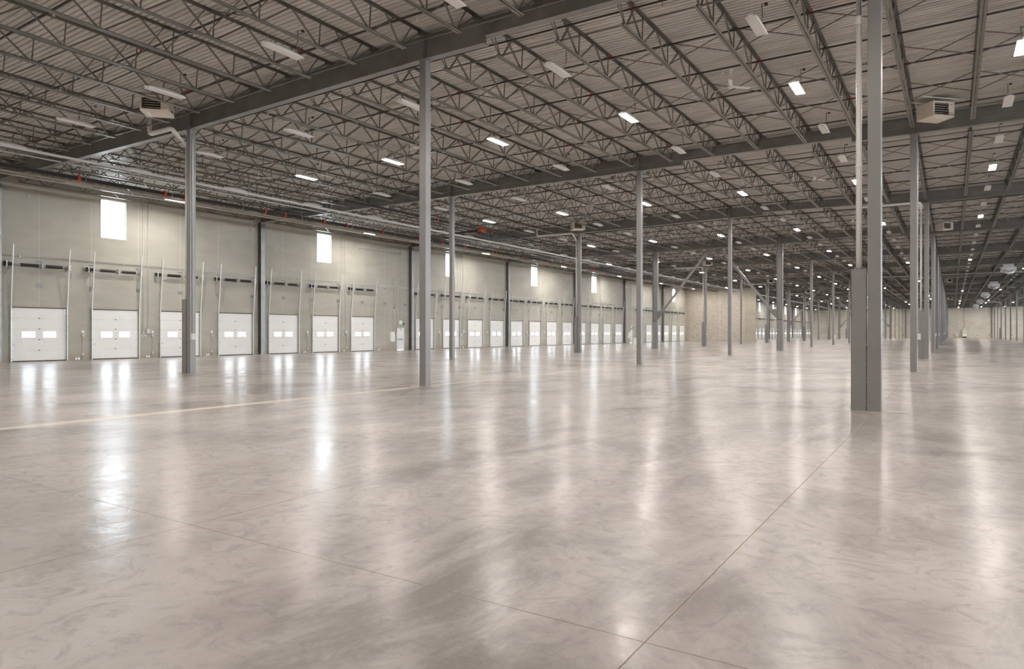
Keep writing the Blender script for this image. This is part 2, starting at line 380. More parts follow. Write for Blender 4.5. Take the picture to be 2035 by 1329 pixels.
# ================================================================ dock doors
def door_parts():
    P = {}
    hw = DOOR_W / 2
    leaf = MB(); zs = [.05, .63, 1.24, 1.85, 2.46, 3.04]; wins = [(-.86, -.2), (.22, .87)]
    def front(y0, y1, z0, z1, x=.0): leaf.quad((x, y0, z0), (x, y1, z0), (x, y1, z1), (x, y0, z1))
    for k in range(5):
        z0, z1 = zs[k] + .004, zs[k + 1] - .004
        if k == 2:
            ycuts = [-hw, wins[0][0], wins[0][1], wins[1][0], wins[1][1], hw]; za, zb = 1.37, 1.69
            for i in range(5):
                if i in (1, 3):
                    front(ycuts[i], ycuts[i + 1], z0, za); front(ycuts[i], ycuts[i + 1], zb, z1)
                    a, b = ycuts[i], ycuts[i + 1]
                    for p, q in (((a, za), (b, za)), ((b, za), (b, zb)), ((b, zb), (a, zb)), ((a, zb), (a, za))):
                        leaf.quad((0, *p), (0, *q), (-.045, *q), (-.045, *p))
                else: front(ycuts[i], ycuts[i + 1], z0, z1)
        else:
            front(-hw, hw, z0, z1)
        leaf.quad((0, -hw, z1), (0, hw, z1), (-.015, hw, z1 + .004), (-.015, -hw, z1 + .004))
        leaf.quad((0, -hw, z0), (-.015, -hw, z0 - .004), (-.015, hw, z0 - .004), (0, hw, z0))
        for r in (.33, .66):                       # shallow pressed ribs
            zz = z0 + (z1 - z0) * r
            if k != 2: leaf.box(0, -hw, zz - .006, .003, hw, zz + .006)
    P['door_leaf'] = (leaf.mesh('door_leaf', M_DOOR), 0)
    P['bottom_seal'] = (MB().box(-.03, -hw, 0, .012, hw, .05).mesh('bottom_seal', M_RUBBER), 0)
    for i, (a, b) in enumerate(wins):
        P[f'door_window{i}'] = (MB().box(-.035, a, 1.37, -.03, b, 1.69).mesh('door_window', M_GLASS), 0)
    st = MB()
    for s in (-1, 1): st.box(.0, s * hw - .05 * (s > 0), .05, .012, s * hw + .05 * (s < 0), 3.04)
    P['end_stile'] = (st.mesh('end_stile', M_GALV), 0)
    hg = MB()
    for z in zs[1:5]: hg.box(0, -.045, z - .03, .018, .045, z + .03)
    P['centre_hinge'] = (hg.mesh('centre_hinge', M_PLATE), 0)
    for i, s in enumerate((-1, 1)):
        t = MB(); y = s * (hw + .045)
        t.bar((.10, y, 0), (.10, y, 3.05), .05, .06); t.bar((.10, y, 3.05), (.42, y + .0, 6.55), .055, .06, (0, 1, 0))
        t.box(.0, y - .012, 0, .10, y + .012, 3.2)
        for z in (.35, .95, 1.55, 2.15, 2.75): t.box(0, y - .05, z - .03, .1, y + .03, z + .03)
        P[f'track{i}'] = (t.mesh('track', M_GALVL), 0)
        g = MB()
        for z in zs[1:5] + [.15, 2.98]: g.box(.012, s * hw - .07, z - .03, .05, s * hw + .07, z + .03); g.tube([(.07, s * hw - .02, z), (.07, s * hw + .06, z)], .022, 8)
        P[f'roller{i}'] = (g.mesh('roller', M_GALV), 0)
        br = MB(); br.bar((.0, y + s * .06, 4.1), (.27, y, 4.62), .03, .03); br.bar((0, y, 5.3), (.3, y, 5.3), .04, .05)
        br.bar((0, y + s * .25, 4.9), (.28, y + s * .1, 5.35), .03, .03)
        P[f'track_brace{i}'] = (br.mesh('track_brace', M_GALV), 0)
    sh = MB(); sh.tube([(.22, -hw - .5, 5.45), (.22, hw + .15, 5.45)], .016, 8)
    P['shaft'] = (sh.mesh('shaft', M_GALV), 0)
    for i, (a, b) in enumerate(((-1.03, -.13), (.25, 1.12))):
        s_ = MB(); pts = []; rad = []
        n = 44
        for k in range(n + 1): pts.append((.22, a + (b - a) * k / n, 5.45)); rad.append(.078 if k % 2 else .066)
        s_.tube(pts, [r_ * 1.2 for r_ in rad], 12)
        P[f'torsion_spring{i}'] = (s_.mesh('torsion_spring', M_BLACK), 0)
    cp = MB()
    for a in (-1.06, -.10, .22, 1.15): cp.tube([(.22, a - .02, 5.45), (.22, a + .02, 5.45)], .06, 12)
    cp.box(0, .03, 5.3, .3, .05, 5.6)
    P['spring_plug'] = (cp.mesh('spring_plug', M_GALV), 0)
    for i, s in enumerate((-1, 1)):
        d = MB(); d.tube([(.22, s * (hw - .02), 5.45), (.22, s * (hw + .12), 5.45)], [.10, .10], 14)
        P[f'cable_drum{i}'] = (d.mesh('cable_drum', M_BLACK if i == 0 else M_GALV), 0)
    hw_ = MB(); hw_.tube([(.22, -hw - .42, 5.45), (.22, -hw - .36, 5.45)], .13, 16); hw_.tube([(.22, -hw - .26, 5.45), (.22, -hw - .20, 5.45)], .13, 16)
    P['chain_wheel'] = (hw_.mesh('chain_wheel', M_BLACK), 0)
    bk = MB(); bk.box(0, -hw - .34, 5.3, .3, -hw - .28, 5.62); bk.box(0, hw + .1, 5.3, .3, hw + .14, 5.62)
    P['bearing_plate'] = (bk.mesh('bearing_plate', M_WHITE), 0)
    ch = MB()
    for yy in (-hw - .42, -hw - .36):
        ch.tube([(.33, yy, 5.4), (.3, yy, 1.1)], .008, 5)
    P['hand_chain'] = (ch.mesh('hand_chain', M_GALV), 0)
    lk = MB(); lk.box(.0, -hw + .02, .92, .04, -hw + .16, .98); lk.box(.04, -hw + .08, .9, .06, -hw + .11, 1.0)
    P['slide_lock'] = (lk.mesh('slide_lock', M_GALV), 0)
    li = MB(); li.box(-.05, -hw - .02, 3.04, .03, hw + .02, 3.09)
    P['lintel_seal'] = (li.mesh('lintel_seal', M_BROWN), 0)
    return P
DP = door_parts()
dn = 0
def clean(k): return k.rstrip('0123456789')
station = None
def control_station():
    P = []
    P.append(('station_box', MB().box(0, -.07, 1.62, .08, .07, 1.78).mesh('station_box', M_WHITE)))
    P.append(('control_box', MB().box(0, -.07, 1.36, .1, .07, 1.56).mesh('control_box', M_GREYBOX)))
    P.append(('yellow_plate', MB().box(.1, -.05, 1.38, .108, .05, 1.46).mesh('yellow_plate', M_YEL)))
    c = MB(); c.tube([(.03, 0, 1.36), (.03, 0, .1)], .014, 6); c.tube([(.03, 0, 1.62), (.03, 0, 1.56)], .012, 6)
    P.append(('conduit', c.mesh('conduit', M_GALV)))
    P.append(('junction_box', MB().box(0, -.07, .28, .07, .07, .42).mesh('junction_box', M_GREYBOX)))
    return P
SP = control_station()
cleat_me = MB().box(0, -.12, .06, .07, .12, .12).box(0, -.12, .02, .05, -.06, .18).box(0, .06, .02, .05, .12, .18).mesh('floor_cleat', M_GALV)
for n_, (b, k, y) in enumerate(door_y):
    if not (y < 133 or y > 165) or not seen([(XW, y, 1), (XW, y + 2, 5)], 150): continue
    dn += 1
    far = y > 60
    d = struct(link(None, f'door_{dn}', None, (XW, y, 0)), f'white sectional dock door with two lit panes, {ORD[dn]} along the dock wall')
    for key, (me, _) in DP.items():
        if y > 160 and clean(key) in ('roller', 'centre_hinge', 'slide_lock', 'hand_chain', 'track_brace', 'bearing_plate'): continue
        if y > 100 and clean(key) in ('roller', 'slide_lock', 'hand_chain'): continue
        SUB = ('door_window', 'centre_hinge', 'end_stile', 'slide_lock', 'bottom_seal', 'roller')
        o = link(me, clean(key), leaf if clean(key) in SUB else d)
        if key == 'door_leaf': leaf = o
    if y < 133:
        s = thing('dock_control_station', (XW, y - DOOR_W / 2 - .55, 0), f'grey dock control boxes with yellow plate left of the {ORD[dn]} dock door', 'control box', 'control boxes beside the dock doors')
        for nm, me in SP:
            o = link(me, nm, cb_ if nm == 'yellow_plate' else s)
            if nm == 'control_box': cb_ = o
        tag(link(cleat_me, 'wall_cleat', None, (XW, y + DOOR_W / 2 + .62, 0)), f'small steel cleat at wall base right of the {ORD[dn]} dock door', 'cleat', 'steel cleats at the wall base')
# ---- personnel doors, with what hangs around them
def exit_set(n, y, near):
    d = struct(link(None, f'door_{dn + n}', None, (XW, y, 0)), 'white steel exit door with closer and push bar')
    fr = MB()
    fr.box(-.06, -.5, 0, .03, -.44, 2.12).box(-.06, .44, 0, .03, .5, 2.12).box(-.06, -.5, 2.05, .03, .5, 2.12); fr.obj('door_frame', M_WHITE, d)
    MB().box(-.05, -.44, .02, -.01, .44, 2.05).obj('door_leaf', M_DOOR, d)
    MB().box(-.01, -.4, .05, -.002, .4, .45).obj('kick_plate', M_GALVL, d)
    MB().box(-.01, -.38, .98, .06, .3, 1.06).obj('push_bar', M_BLUE, d)
    cl = MB(); cl.box(-.01, -.05, 1.94, .05, .2, 2.0); cl.bar((.05, .1, 1.97), (.14, -.1, 2.06), .02); cl.bar((.14, -.1, 2.06), (.03, -.3, 2.08), .02); cl.obj('door_closer', M_GALV, d)
    s = thing('exit_sign', (XW, y - .05, 2.45), f'small white exit sign box above the {ORD[n]} exit door', 'exit sign')
    MB().box(0, -.18, 0, .1, .18, .34).obj('sign_box', M_WHITE, s)
    cu = bpy.data.curves.new('sign_text', 'FONT'); cu.body = 'EXIT'; cu.size = .15; cu.align_x = 'CENTER'; cu.extrude = .002; cu.materials.append(M_GREEN)
    tmp = bpy.data.objects.new('tmp', cu); C.objects.link(tmp); bpy.context.view_layer.update()
    tm = bpy.data.meshes.new_from_object(tmp.evaluated_get(bpy.context.evaluated_depsgraph_get())); bpy.data.objects.remove(tmp); tm.name = 'sign_text'
    to = link(tm, 'sign_text', s); to.location = (.103, 0, .1); to.rotation_euler = (PI / 2, 0, PI / 2)
    cd = MB(); cd.tube([(.02, 0, .34), (.02, 0, 7.2)], .014, 6); cd.obj('conduit', M_GALVL, s)
    e = thing('emergency_lamp', (XW, y + .42, 2.42), f'small black emergency lamp by the {ORD[n]} exit sign', 'lamp')
    MB().box(0, -.05, 0, .12, .05, .1).obj('lamp_body', M_BLACK, e)
    e = thing('electrical_cabinet', (XW, y - 1.25, .82), f'white wall cabinet left of the {ORD[n]} exit door', 'cabinet')
    MB().box(0, -.27, 0, .2, .27, .9).obj('cabinet_body', M_WHITE, e); MB().box(.2, -.25, .02, .212, .25, .88).obj('cabinet_door', M_WHITE, e)
    cd = MB(); cd.tube([(.05, .2, .9), (.05, .2, 5.9)], .016, 6); cd.obj('conduit', M_GALVL, e)
    e = thing('alarm_strobe', (XW, y - .85, 3.9), f'red fire alarm strobe left of the {ORD[n]} exit door', 'fire alarm')
    MB().box(0, -.06, 0, .06, .06, .15).obj('strobe_body', M_REDB, e); MB().box(.06, -.04, .03, .08, .04, .09).obj('strobe_lens', M_WHITE, e)
    for t_ in (-.03, .03): MB().tube([(.03, t_, .15), (.03, t_, 2.05)], .018, 6).obj('conduit', M_GALVL, e)
    e = thing('pull_station', (XW, y - .72, 1.5), f'red fire pull station beside the {ORD[n]} exit door', 'fire alarm')
    MB().box(0, -.07, 0, .06, .06, .17).obj('station_body', M_REDB, e); MB().box(.06, -.04, .05, .08, .04, .1).obj('pull_handle', M_WHITE, e)
    MB().box(0, .1, 0, .06, .24, .16).obj('back_box', M_WHITE, e)
    MB().tube([(.03, .17, .16), (.03, .17, 4.4)], .014, 6).obj('conduit', M_GALVL, e)
for i, y in enumerate(exit_y): exit_set(i + 1, y, i == 0)
# ---- conduits along the wall
for k, z in enumerate((5.98, 5.90)):
    cdt = MB().tube([(XW + .03, 12, z), (XW + .03, 131.3, z)], .016, 6)
    for i in range(20):
        if k == 0: cdt.box(XW, 17.3 + i * 5.7, 5.86, XW + .055, 17.34 + i * 5.7, 6.02)
    tag(cdt.obj('wall_conduit', M_GALVL), f"thin galvanised conduit running along the dock wall, {'upper' if k == 0 else 'lower'} of the pair", 'conduit', 'conduits on the dock wall')
for b in range(0, 7):
    y = rowy(b) + 8.15
    if b == 1: y = rowy(1) + 8.3
    for q, (dy_, zb) in enumerate(((0, 1.55), (.32, 1.9))):
        t = thing('conduit_drop', (XW, y + dy_, 0), f"galvanised conduit down the dock wall to boxes, {'left' if q == 0 else 'right'} one, {ORD[b + 1]} bay", 'conduit', 'conduit drops on the dock wall')
        MB().tube([(.03, 0, zb), (.03, 0, 10.2)], .016, 6).obj('conduit', M_GALVL, t)
        if q: MB().box(0, -.12, zb - .3, .1, .12, zb).obj('outlet_box', M_GREYBOX, t)
        else:
            MB().box(0, -.06, zb - .0, .07, .06, zb + .14).obj('outlet_box', M_GREYBOX, t)
            for a in (-.07, .12): MB().tube([(0, a, zb - .12), (.09, a, zb - .12)], .05, 10).obj('socket', M_WHITE, t)
tag(MB().tube([(XW + .05, 43.4, 9.1), (XW + .05, 48.9, 9.1), (XW + .05, 48.9, 9.5)], .025, 8).obj('short_wall_pipe', M_GALVL), 'short galvanised pipe high on the dock wall above the exit door', 'pipe')
# ---- embedded steel plates at the panel joints
pl_a = MB().box(0, -.16, -.035, .015, .16, .035).box(.015, -.12, -.02, .03, -.08, .02).box(.015, .08, -.02, .03, .12, .02).mesh('embed_plate', M_PLATE)
pl_b = MB().box(0, -.15, -.09, .02, .15, .09).box(0, -.13, .12, .02, -.05, .15).box(0, .05, .12, .02, .13, .15).mesh('embed_plate', M_PLATE)
for i in range(28):
    y = 18.3 + 2.8417 * i
    for me, z, wd in ((pl_a, 5.72, 'upper narrow'), (pl_b, 4.33, 'lower square')):
        tag(link(me, 'embed_plate', None, (XW, y, z)), f'{wd} steel plate set in the dock wall at the {ORD[i + 1]} panel joint', 'steel plate', 'steel plates on the wall joints')
# ---- sprinkler test heads hanging near the wall top
for i, (y, z) in enumerate(((17.6, 9.25), (32.2, 9.2), (62.0, 9.2))):
    t = thing('hanging_detector', (XW + .4, y, z), f'small grey detector hanging on a rod by the dock wall, {ORD[i + 1]} from left', 'detector', 'detectors hanging by the dock wall')
    MB().tube([(0, 0, .1), (0, 0, 1.58)], .008, 5).obj('rod', M_GALV, t); MB().box(-.06, -.06, 0, .06, .06, .11).obj('detector_body', M_GREYBOX, t)
# ================================================================ columns
def wsec(mb, cx, cy_, dx, fy, z0, z1, tf=.025, tw=.02):
    """wide-flange column: web along x, flanges across y"""
    mb.box(cx - dx / 2, cy_ - fy / 2, z0, cx - dx / 2 + tf, cy_ + fy / 2, z1); mb.box(cx + dx / 2 - tf, cy_ - fy / 2, z0, cx + dx / 2, cy_ + fy / 2, z1)
    mb.box(cx - dx / 2 + tf, cy_ - tw / 2, z0, cx + dx / 2 - tf, cy_ + tw / 2, z1)
def rounded_tube(mb, s, z0, z1, r=.02):
    prof = []
    for sx, sy, a0 in ((1, 1, 0), (-1, 1, 90), (-1, -1, 180), (1, -1, 270)):
        for a in (0, 30, 60, 90):
            t = math.radians(a0 + a); prof.append((sx * (s - r) + r * math.cos(t), sy * (s - r) + r * math.sin(t)))
    n = len(mb.v); k = len(prof)
    for z in (z0, z1): mb.v += [(a, b, z) for a, b in prof]
    for i in range(k): mb.f.append((n + i, n + (i + 1) % k, n + k + (i + 1) % k, n + k + i))
    mb.f.append(tuple(n + i for i in range(k))); mb.f.append(tuple(n + k + i for i in reversed(range(k))))
sq_cache = {}
cap_me = MB().box(-.19, -.15, 0, .19, .15, .022).mesh('cap_plate', M_COL)
base_me = MB().box(-.2, -.2, 0, .2, .2, .006).mesh('base_plate', M_PAD)
pad = MB(); pad.quad((-.62, 0, .003), (0, -.62, .003), (.62, 0, .003), (0, .62, .003)); pad_me = pad.mesh('footing_diamond', M_PAD)
gd = MB()
gd.box(-.29, -.125, 0, 0, -.115, 2.98); gd.box(-.29, -.125, 0, -.28, .125, 2.98); gd.box(-.01, -.125, 0, 0, .125, 2.98); gd.box(-.29, -.125, 2.97, 0, .125, 2.98)
guard_me = gd.mesh('pipe_guard', M_COL)
gw = MB()
for z in [x * .38 + .2 for x in range(8)]: gw.box(0, -.128, z, .022, -.118, z + .035)
weld_me = gw.mesh('guard_clip', M_COL)
LINE = ['nearest the dock wall', 'second from the dock wall', 'third from the dock wall', 'at the far right', 'beyond the right edge']
GUARDS = {(0, j) for j in (0, 2, 4, 6, 8, 10, 12)} | {(2, j) for j in (0, 2, 6, 10)} | {(3, 12)}
BRACED = {3, 7, 11}
ci = 0
for i, x in enumerate(COLX):
    for j in range(-1, 15):
        y = rowy(j)
        if j == -1: continue
        if not seen([(x, y, 0), (x, y, 9)], 120): continue
        zt = zf(x, y) - .022
        heavy = j in BRACED and i in (0, 1)
        nm = 'braced_column' if heavy else 'steel_column'
        lab = f"{'wide' if heavy else 'slim square'} grey steel column, {ORD[j + 1]} back in the line {LINE[i]}"
        if (i, j) in GUARDS: lab = f"grey steel column with boxed drain pipe, {ORD[j + 1]} back in the line {LINE[i]}"
        t = thing(nm, (x, y, 0), lab, 'column', 'steel columns')
        if heavy:
            mb = MB(); wsec(mb, 0, 0, .54, .31, 0, zt); mb.obj('shaft', M_COL, t)
            MB().box(-.245, -.155, 2.86, .245, .155, 2.89).obj('dark_gap_band', M_BLACK, t)  # black band painting the dark gap above the cover plates
            for s in (-1, 1): MB().box(-.27, s * .15 - .008, .0, .27, s * .15 + .008, 2.84).obj('cover_plate', M_COL, t)
        else:
            key = round(zt, 2)
            if key not in sq_cache:
                mb = MB(); rounded_tube(mb, .127, 0, zt); sq_cache[key] = mb.mesh('shaft', M_COL)
            link(sq_cache[key], 'shaft', t)
        link(cap_me, 'cap_plate', t, (0, 0, zt))
        if j < 6: tag(link(pad_me, 'footing_diamond', t), 'pale diamond concrete infill round the base')
        if (i, j) in GUARDS:
            gd_ = link(guard_me, 'pipe_guard', t, (-.127 - .022, 0, 0)); link(weld_me, 'guard_clip', gd_)
            px = -.127 - .022 - .15
            p = MB().tube([(px, .0, 2.98), (px, .0, 8.2 if (i, j) == (2, 0) else 9.3)], .058, 14); p.tube([(px, 0, 8.15), (px, 0, 8.32)], .066, 14); p.tube([(px, 0, 5.1), (px, 0, 5.2)], .064, 14)
            p.obj('drain_pipe', M_PVC, t)
            if (i, j) == (2, 0): MB().tube([(px, 0, 8.3), (px, 0, 9.9)], .056, 14).obj('cast_pipe', M_STEEL, t)
            else:
                # leader from the roof drain to the column
                ln = 1.62 if (i, j) == (0, 0) else 3.4
                sk = [(px - ln, -.62, 10.45), (px - ln, -.62, 9.95), (px - ln + .05, -.62, 9.84), (px - ln + .16, -.62, 9.80), (px - .14, -.62, 9.78), (px - .04, -.58, 9.74), (px, -.48, 9.62), (px, -.22, 9.42), (px, 0, 9.2)]
                MB().tube([(a, b_, c_ - .03) for a, b_, c_ in sk], [(.095 if (i, j) == (0, 0) else .08)] * 7 + [.056, .055], 14).obj('roof_drain_leader', M_PVC, t)
        # power conduit and outlet box on the right face
        if (i == 2 and j in (1, 3, 4, 7, 8)) or (i == 0 and j in (0, 2, 4)):
            MB().tube([(.15, -.03, 1.55), (.15, -.03, 9.3), (.13, -.03, 9.6)], .017, 8).obj('conduit', M_GALVL, t)
            MB().box(.13, -.13, 1.35, .25, .05, 1.6).obj('outlet_box', M_GREYBOX, t)
        ci += 1
# pilasters on the dock and far walls
for j in range(0, 16):
    y = rowy(j)
    if not seen([(XW, y, 0), (XW, y, 9)], 120): continue
    if 136 < y < 170: continue
    t = thing('wall_column', (XW + .2, y, 0), f'dark grey wide-flange column against the dock wall, {ORD[j + 1]} from the left', 'column', 'columns against the dock wall')
    mb = MB(); wsec(mb, 0, 0, .36, .36, 0, zf(XW + .2, y)); mb.obj('shaft', M_STEEL, t); MB().box(-.2, -.25, 0, .2, .25, .03).obj('base_plate', M_STEEL, t)
for i, x in enumerate((-37.9, -25.74, -19.6, -13.55, -1.36, 10.83)):
    t = thing('wall_column', (x, YFAR - .2, 0), f'grey column against the far wall, {ORD[i + 1]} from the left', 'column', 'columns against the far wall')
    mb = MB(); wsec(mb, 0, 0, .3, .3, 0, zf(x, YFAR)); mb.obj('shaft', M_COL, t)
# chevron braces in the braced bays
for j in sorted(BRACED):
    y = rowy(j)
    for s, nm in ((1, 'left'), (-1, 'right')):
        xc = COLX[0] + .27 if s == 1 else COLX[1] - .27; xm = (COLX[0] + COLX[1]) / 2
        t = thing('diagonal_brace', (xc, y, 3.2), f'{nm} grey diagonal brace of the {ORD[j + 1]} column row, rising to the girder', 'brace', 'diagonal braces between wide columns')
        L_ = Vector((xm - s * .55 - xc, 0, 9.85 - 3.2)); u = L_.normalized()
        MB().bar(u * .55, L_ - u * .35, .2, .2, (0, 1, 0)).obj('brace_tube', M_COL, t)
        g = MB(); g.prism([(0, -.25), (s * .62, .42), (s * .42, .72), (0, .62)], (0, -.012, 0), (0, .012, 0), (1, 0, 0), (0, 0, 1)); g.bar(u * .32 + Vector((0, -.03, 0)), u * .75 + Vector((0, -.03, 0)), .06, .22, (0, 1, 0)); g.obj('lower_gusset', M_STEEL, t)
        e = L_ ; g = MB(); g.prism([(0, .08), (-s * .75, .08), (-s * .7, -.2), (-s * .28, -.52), (0, -.4)], e + Vector((s * .5, -.012, 0)), e + Vector((s * .5, .012, 0)), (1, 0, 0), (0, 0, 1)); g.obj('upper_gusset', M_STEEL, t)
# ================================================================ roof girders
def girder_mesh(x0, x1, y, shallow, nm):
    xs = sorted({x0, x1, *[c for c in COLX if x0 < c < x1]}); mb = MB(); dep = .50 if shallow else .71; up = .21 if shallow else 0
    for a, b in zip(xs, xs[1:]):
        za, zb = zf(a, y) + up, zf(b, y) + up
        for lo, hi, hw in ((0, .024, .135), (dep - .024, dep, .135), (.024, dep - .024, .008)):
            n = len(mb.v)
            for x, z in ((a, za), (b, zb)): mb.v += [(x - x0, -hw, z + lo), (x - x0, hw, z + lo), (x - x0, hw, z + hi), (x - x0, -hw, z + hi)]
            mb.f += [tuple(n + q for q in f) for f in ((0, 4, 5, 1), (1, 5, 6, 2), (2, 6, 7, 3), (3, 7, 4, 0))]
            if a == xs[0]: mb.f.append((n, n + 1, n + 2, n + 3))
            if b == xs[-1]: mb.f.append((n + 7, n + 6, n + 5, n + 4))
    return mb.mesh(nm, M_STEEL)
SEG = [(-43.95, -28.12, False), (-28.1, -11.27, False), (-11.25, -3.72, True), (-3.7, 13.13, False), (13.15, 20.68, True), (20.7, 47.4, False)]
SEGN = ['leftmost length by the dock wall', 'second length from the dock wall', 'shallow drop-in length left of the third column line', 'deep length over the third and fourth column lines', 'shallow drop-in length at the right', 'rightmost length']
for j in range(-1, 16):
    y = rowy(j) if j < 15 else YFAR - .2
    for si, (a, b, sh) in enumerate(SEG):
        if j < 15 and not (seen([(a + (b - a) * q / 12, y, 10) for q in range(13)], 300) or j in (-1, 0)): continue
        if a > 14 and j < 5: continue
        t = thing('roof_girder', (a, y, 0), f'dark steel girder, {SEGN[si]}, {ORD[j + 2]} row from camera', 'girder', 'roof girders on the columns')
        link(girder_mesh(a, b, y, sh, 'beam'), 'beam', t)
        for cx in COLX:
            if a < cx < b and j < 8:
                st = MB()
                for s in (-1, 1): st.box(cx - a - .008, min(s * .008, s * .125), zf(cx, y) + .024, cx - a + .008, max(s * .008, s * .125), zf(cx, y) + .686)
                for s in (-1, 1): st.box(cx - a - .10, s * .127 - .004, zf(cx, y) + .0, cx - a + .10, s * .127 + .004, zf(cx, y) + .0)
                st.obj('stiffener_plate', M_COL, t)
        if sh and j < 6:
            for e, xx in ((0, .0), (1, b - a)):
                pz = zf(a if e == 0 else b, y); pb = MB(); s = -1 if e == 0 else 1
                x_ = xx + (-.11 if e == 0 else .11)
                pb.box(x_ - .10, -.02, pz + .3, x_ + .28 if e == 0 else x_ + .1, -.008, pz + .62) if e == 0 else pb.box(x_ - .28, -.02, pz + .3, x_ + .1, -.008, pz + .62)
                for r in range(4):
                    for c_ in (-.05, .05, .15): pb.tube([(x_ + (c_ if e == 0 else -c_), -.032, pz + .34 + r * .08), (x_ + (c_ if e == 0 else -c_), -.018, pz + .34 + r * .08)], .014, 6)
                pb.obj('splice_plate', M_STEEL, t)
# ================================================================ open-web joists
JD = .80; JL = DY
xs_j = []
for k in range(1, 9): xs_j.append(COLX[0] - 2.01 * (9 - k))
xs_j = [-43.55] + xs_j
for a, b in zip(COLX, COLX[1:]):
    for k in range(6): xs_j.append(a + (b - a) * k / 6)
xs_j.append(COLX[-1])
NODES = [JL / 2 + 2.06 * k for k in range(-3, 4)]         # bottom panel points
TOPS = [JL / 2 + 2.06 * k for k in (-3.5, -2.5, -1.5, -.5, .5, 1.5, 2.5, 3.5)]
def joist_meshes():
    z0 = .037; zt = z0 + JD
    def angles(mb, y0, y1, z, up, lw=.068, gap=.014, leg=.06):
        for s in (-1, 1):
            a = s * gap; b = s * (gap + lw)
            mb.box(min(a, b), y0, z if up else z - .008, max(a, b), y1, z + .008 if up else z)
            b = s * (gap + .008)
            mb.box(min(a, b), y0, z + .008 if up else z - leg, max(a, b), y1, z + leg if up else z - .008)
    top = MB(); angles(top, .12, JL - .12, zt, False)
    for s in (.14, JL - .14): top.box(-.07, s - .12, zt - .125, .07, s + .12, zt - .008)
    bot = MB(); angles(bot, .92, JL - .92, z0, True)
    def web(a, b, w=.036): m = MB(); m.bar(a, b, w, w, (1, 0, 0)); return m
    webs = []
    for y in NODES:
        webs.append(('vertical_web', web((0, y - .03, z0 + .02), (0, y + .03, zt - .03), .03), M_JOIST))
        webs.append(('diagonal_web', web((0, y - .06, z0 + .02), (0, y - 1.0, zt - .03), .042), M_JOIST))
        webs.append(('diagonal_web', web((0, y + .06, z0 + .02), (0, y + 1.0, zt - .03), .042), M_JOIST))
    for s, m in ((0, 1), (JL, -1)):
        e = s + m * 1.1
        webs.append(('end_web', web((0, e, z0 + .02), (0, s + m * .2, zt - .03), .026), M_JOIST))
        webs.append(('end_web', web((0, e + m * .03, z0 + .02), (0, s + m * .62, zt - .03), .03), M_JOIST))
        webs.append(('end_web', web((0, e + m * .06, z0 + .02), (0, s + m * 1.75, zt - .03), .042), M_JOIST))
    return top, bot, webs
jt, jb, jw = joist_meshes()
JT = jt.mesh('top_chord', M_JOIST); JB = jb.mesh('bottom_chord', M_JOIST)
JW = [(n, m.mesh(n, mm)) for n, m, mm in jw]
allw = MB()
for n, m, _ in jw:
    k = len(allw.v); allw.v += m.v; allw.f += [tuple(k + q for q in f) for f in m.f]
JWALL = allw.mesh('web_bracing', M_JOIST)
whole = MB()
for m in (jt, jb, allw):
    k = len(whole.v); whole.v += m.v; whole.f += [tuple(k + q for q in f) for f in m.f]
JWHOLE = whole.mesh('open_web_joist', M_JOIST)
cand = []
for j in range(-1, 15):
    for i, x in enumerate(xs_j):
        y0 = rowy(j)
        pts = [(x, y0 + JL * q / 8, 10) for q in range(9)]
        if not seen(pts, 80): continue
        if 131 < y0 and x < -33 and y0 < 165: continue
        pr = [proj(*p) for p in pts]; pr = [p for p in pr if p]
        dmin = min(p[2] for p in pr)
        cand.append((dmin + .15 * abs(pr[len(pr) // 2][0] - 1200) / 100, i, j))
cand.sort()
def place(o, x, j):
    z0, z1 = zf(x, rowy(j)), zf(x, rowy(j + 1))
    o.location = (x, rowy(j), z0); o.rotation_euler = (math.atan2(z1 - z0, JL), 0, 0)
rest = MB()
for r, (_, i, j) in enumerate(cand):
    x = xs_j[i]
    lab = f'grey open-web roof joist over the {ORD[j + 2]} bay from camera, {ORD[i + 1]} out from dock wall'
    if r < 110:
        t = thing('open_web_joist', (0, 0, 0), lab, 'roof joist', 'roof joists'); place(t, x, j)
        link(JT, 'top_chord', t); link(JB, 'bottom_chord', t)
        if r < 45:
            for n, me in JW: link(me, n, t)
        else: link(JWALL, 'web_bracing', t)
    elif r < 300:
        o = tag(link(JWHOLE, 'open_web_joist'), lab, 'roof joist', 'roof joists'); place(o, x, j)
    else:
        z0, z1 = zf(x, rowy(j)), zf(x, rowy(j + 1)); k = len(rest.v)
        rest.v += [(x + a, rowy(j) + b, z0 + c + (z1 - z0) * b / JL) for a, b, c in whole.v]; rest.f += [tuple(k + q for q in f) for f in whole.f]
if rest.v:
    me = bpy.data.meshes.new('distant_joists'); me.from_pydata(rest.v, [], rest.f); me.materials.append(M_JOIST)
    tag(link(me, 'distant_joists'), 'grey roof joists crowded together over the farthest bays', 'roof joist', None, 'stuff')
print('joists', len(cand))
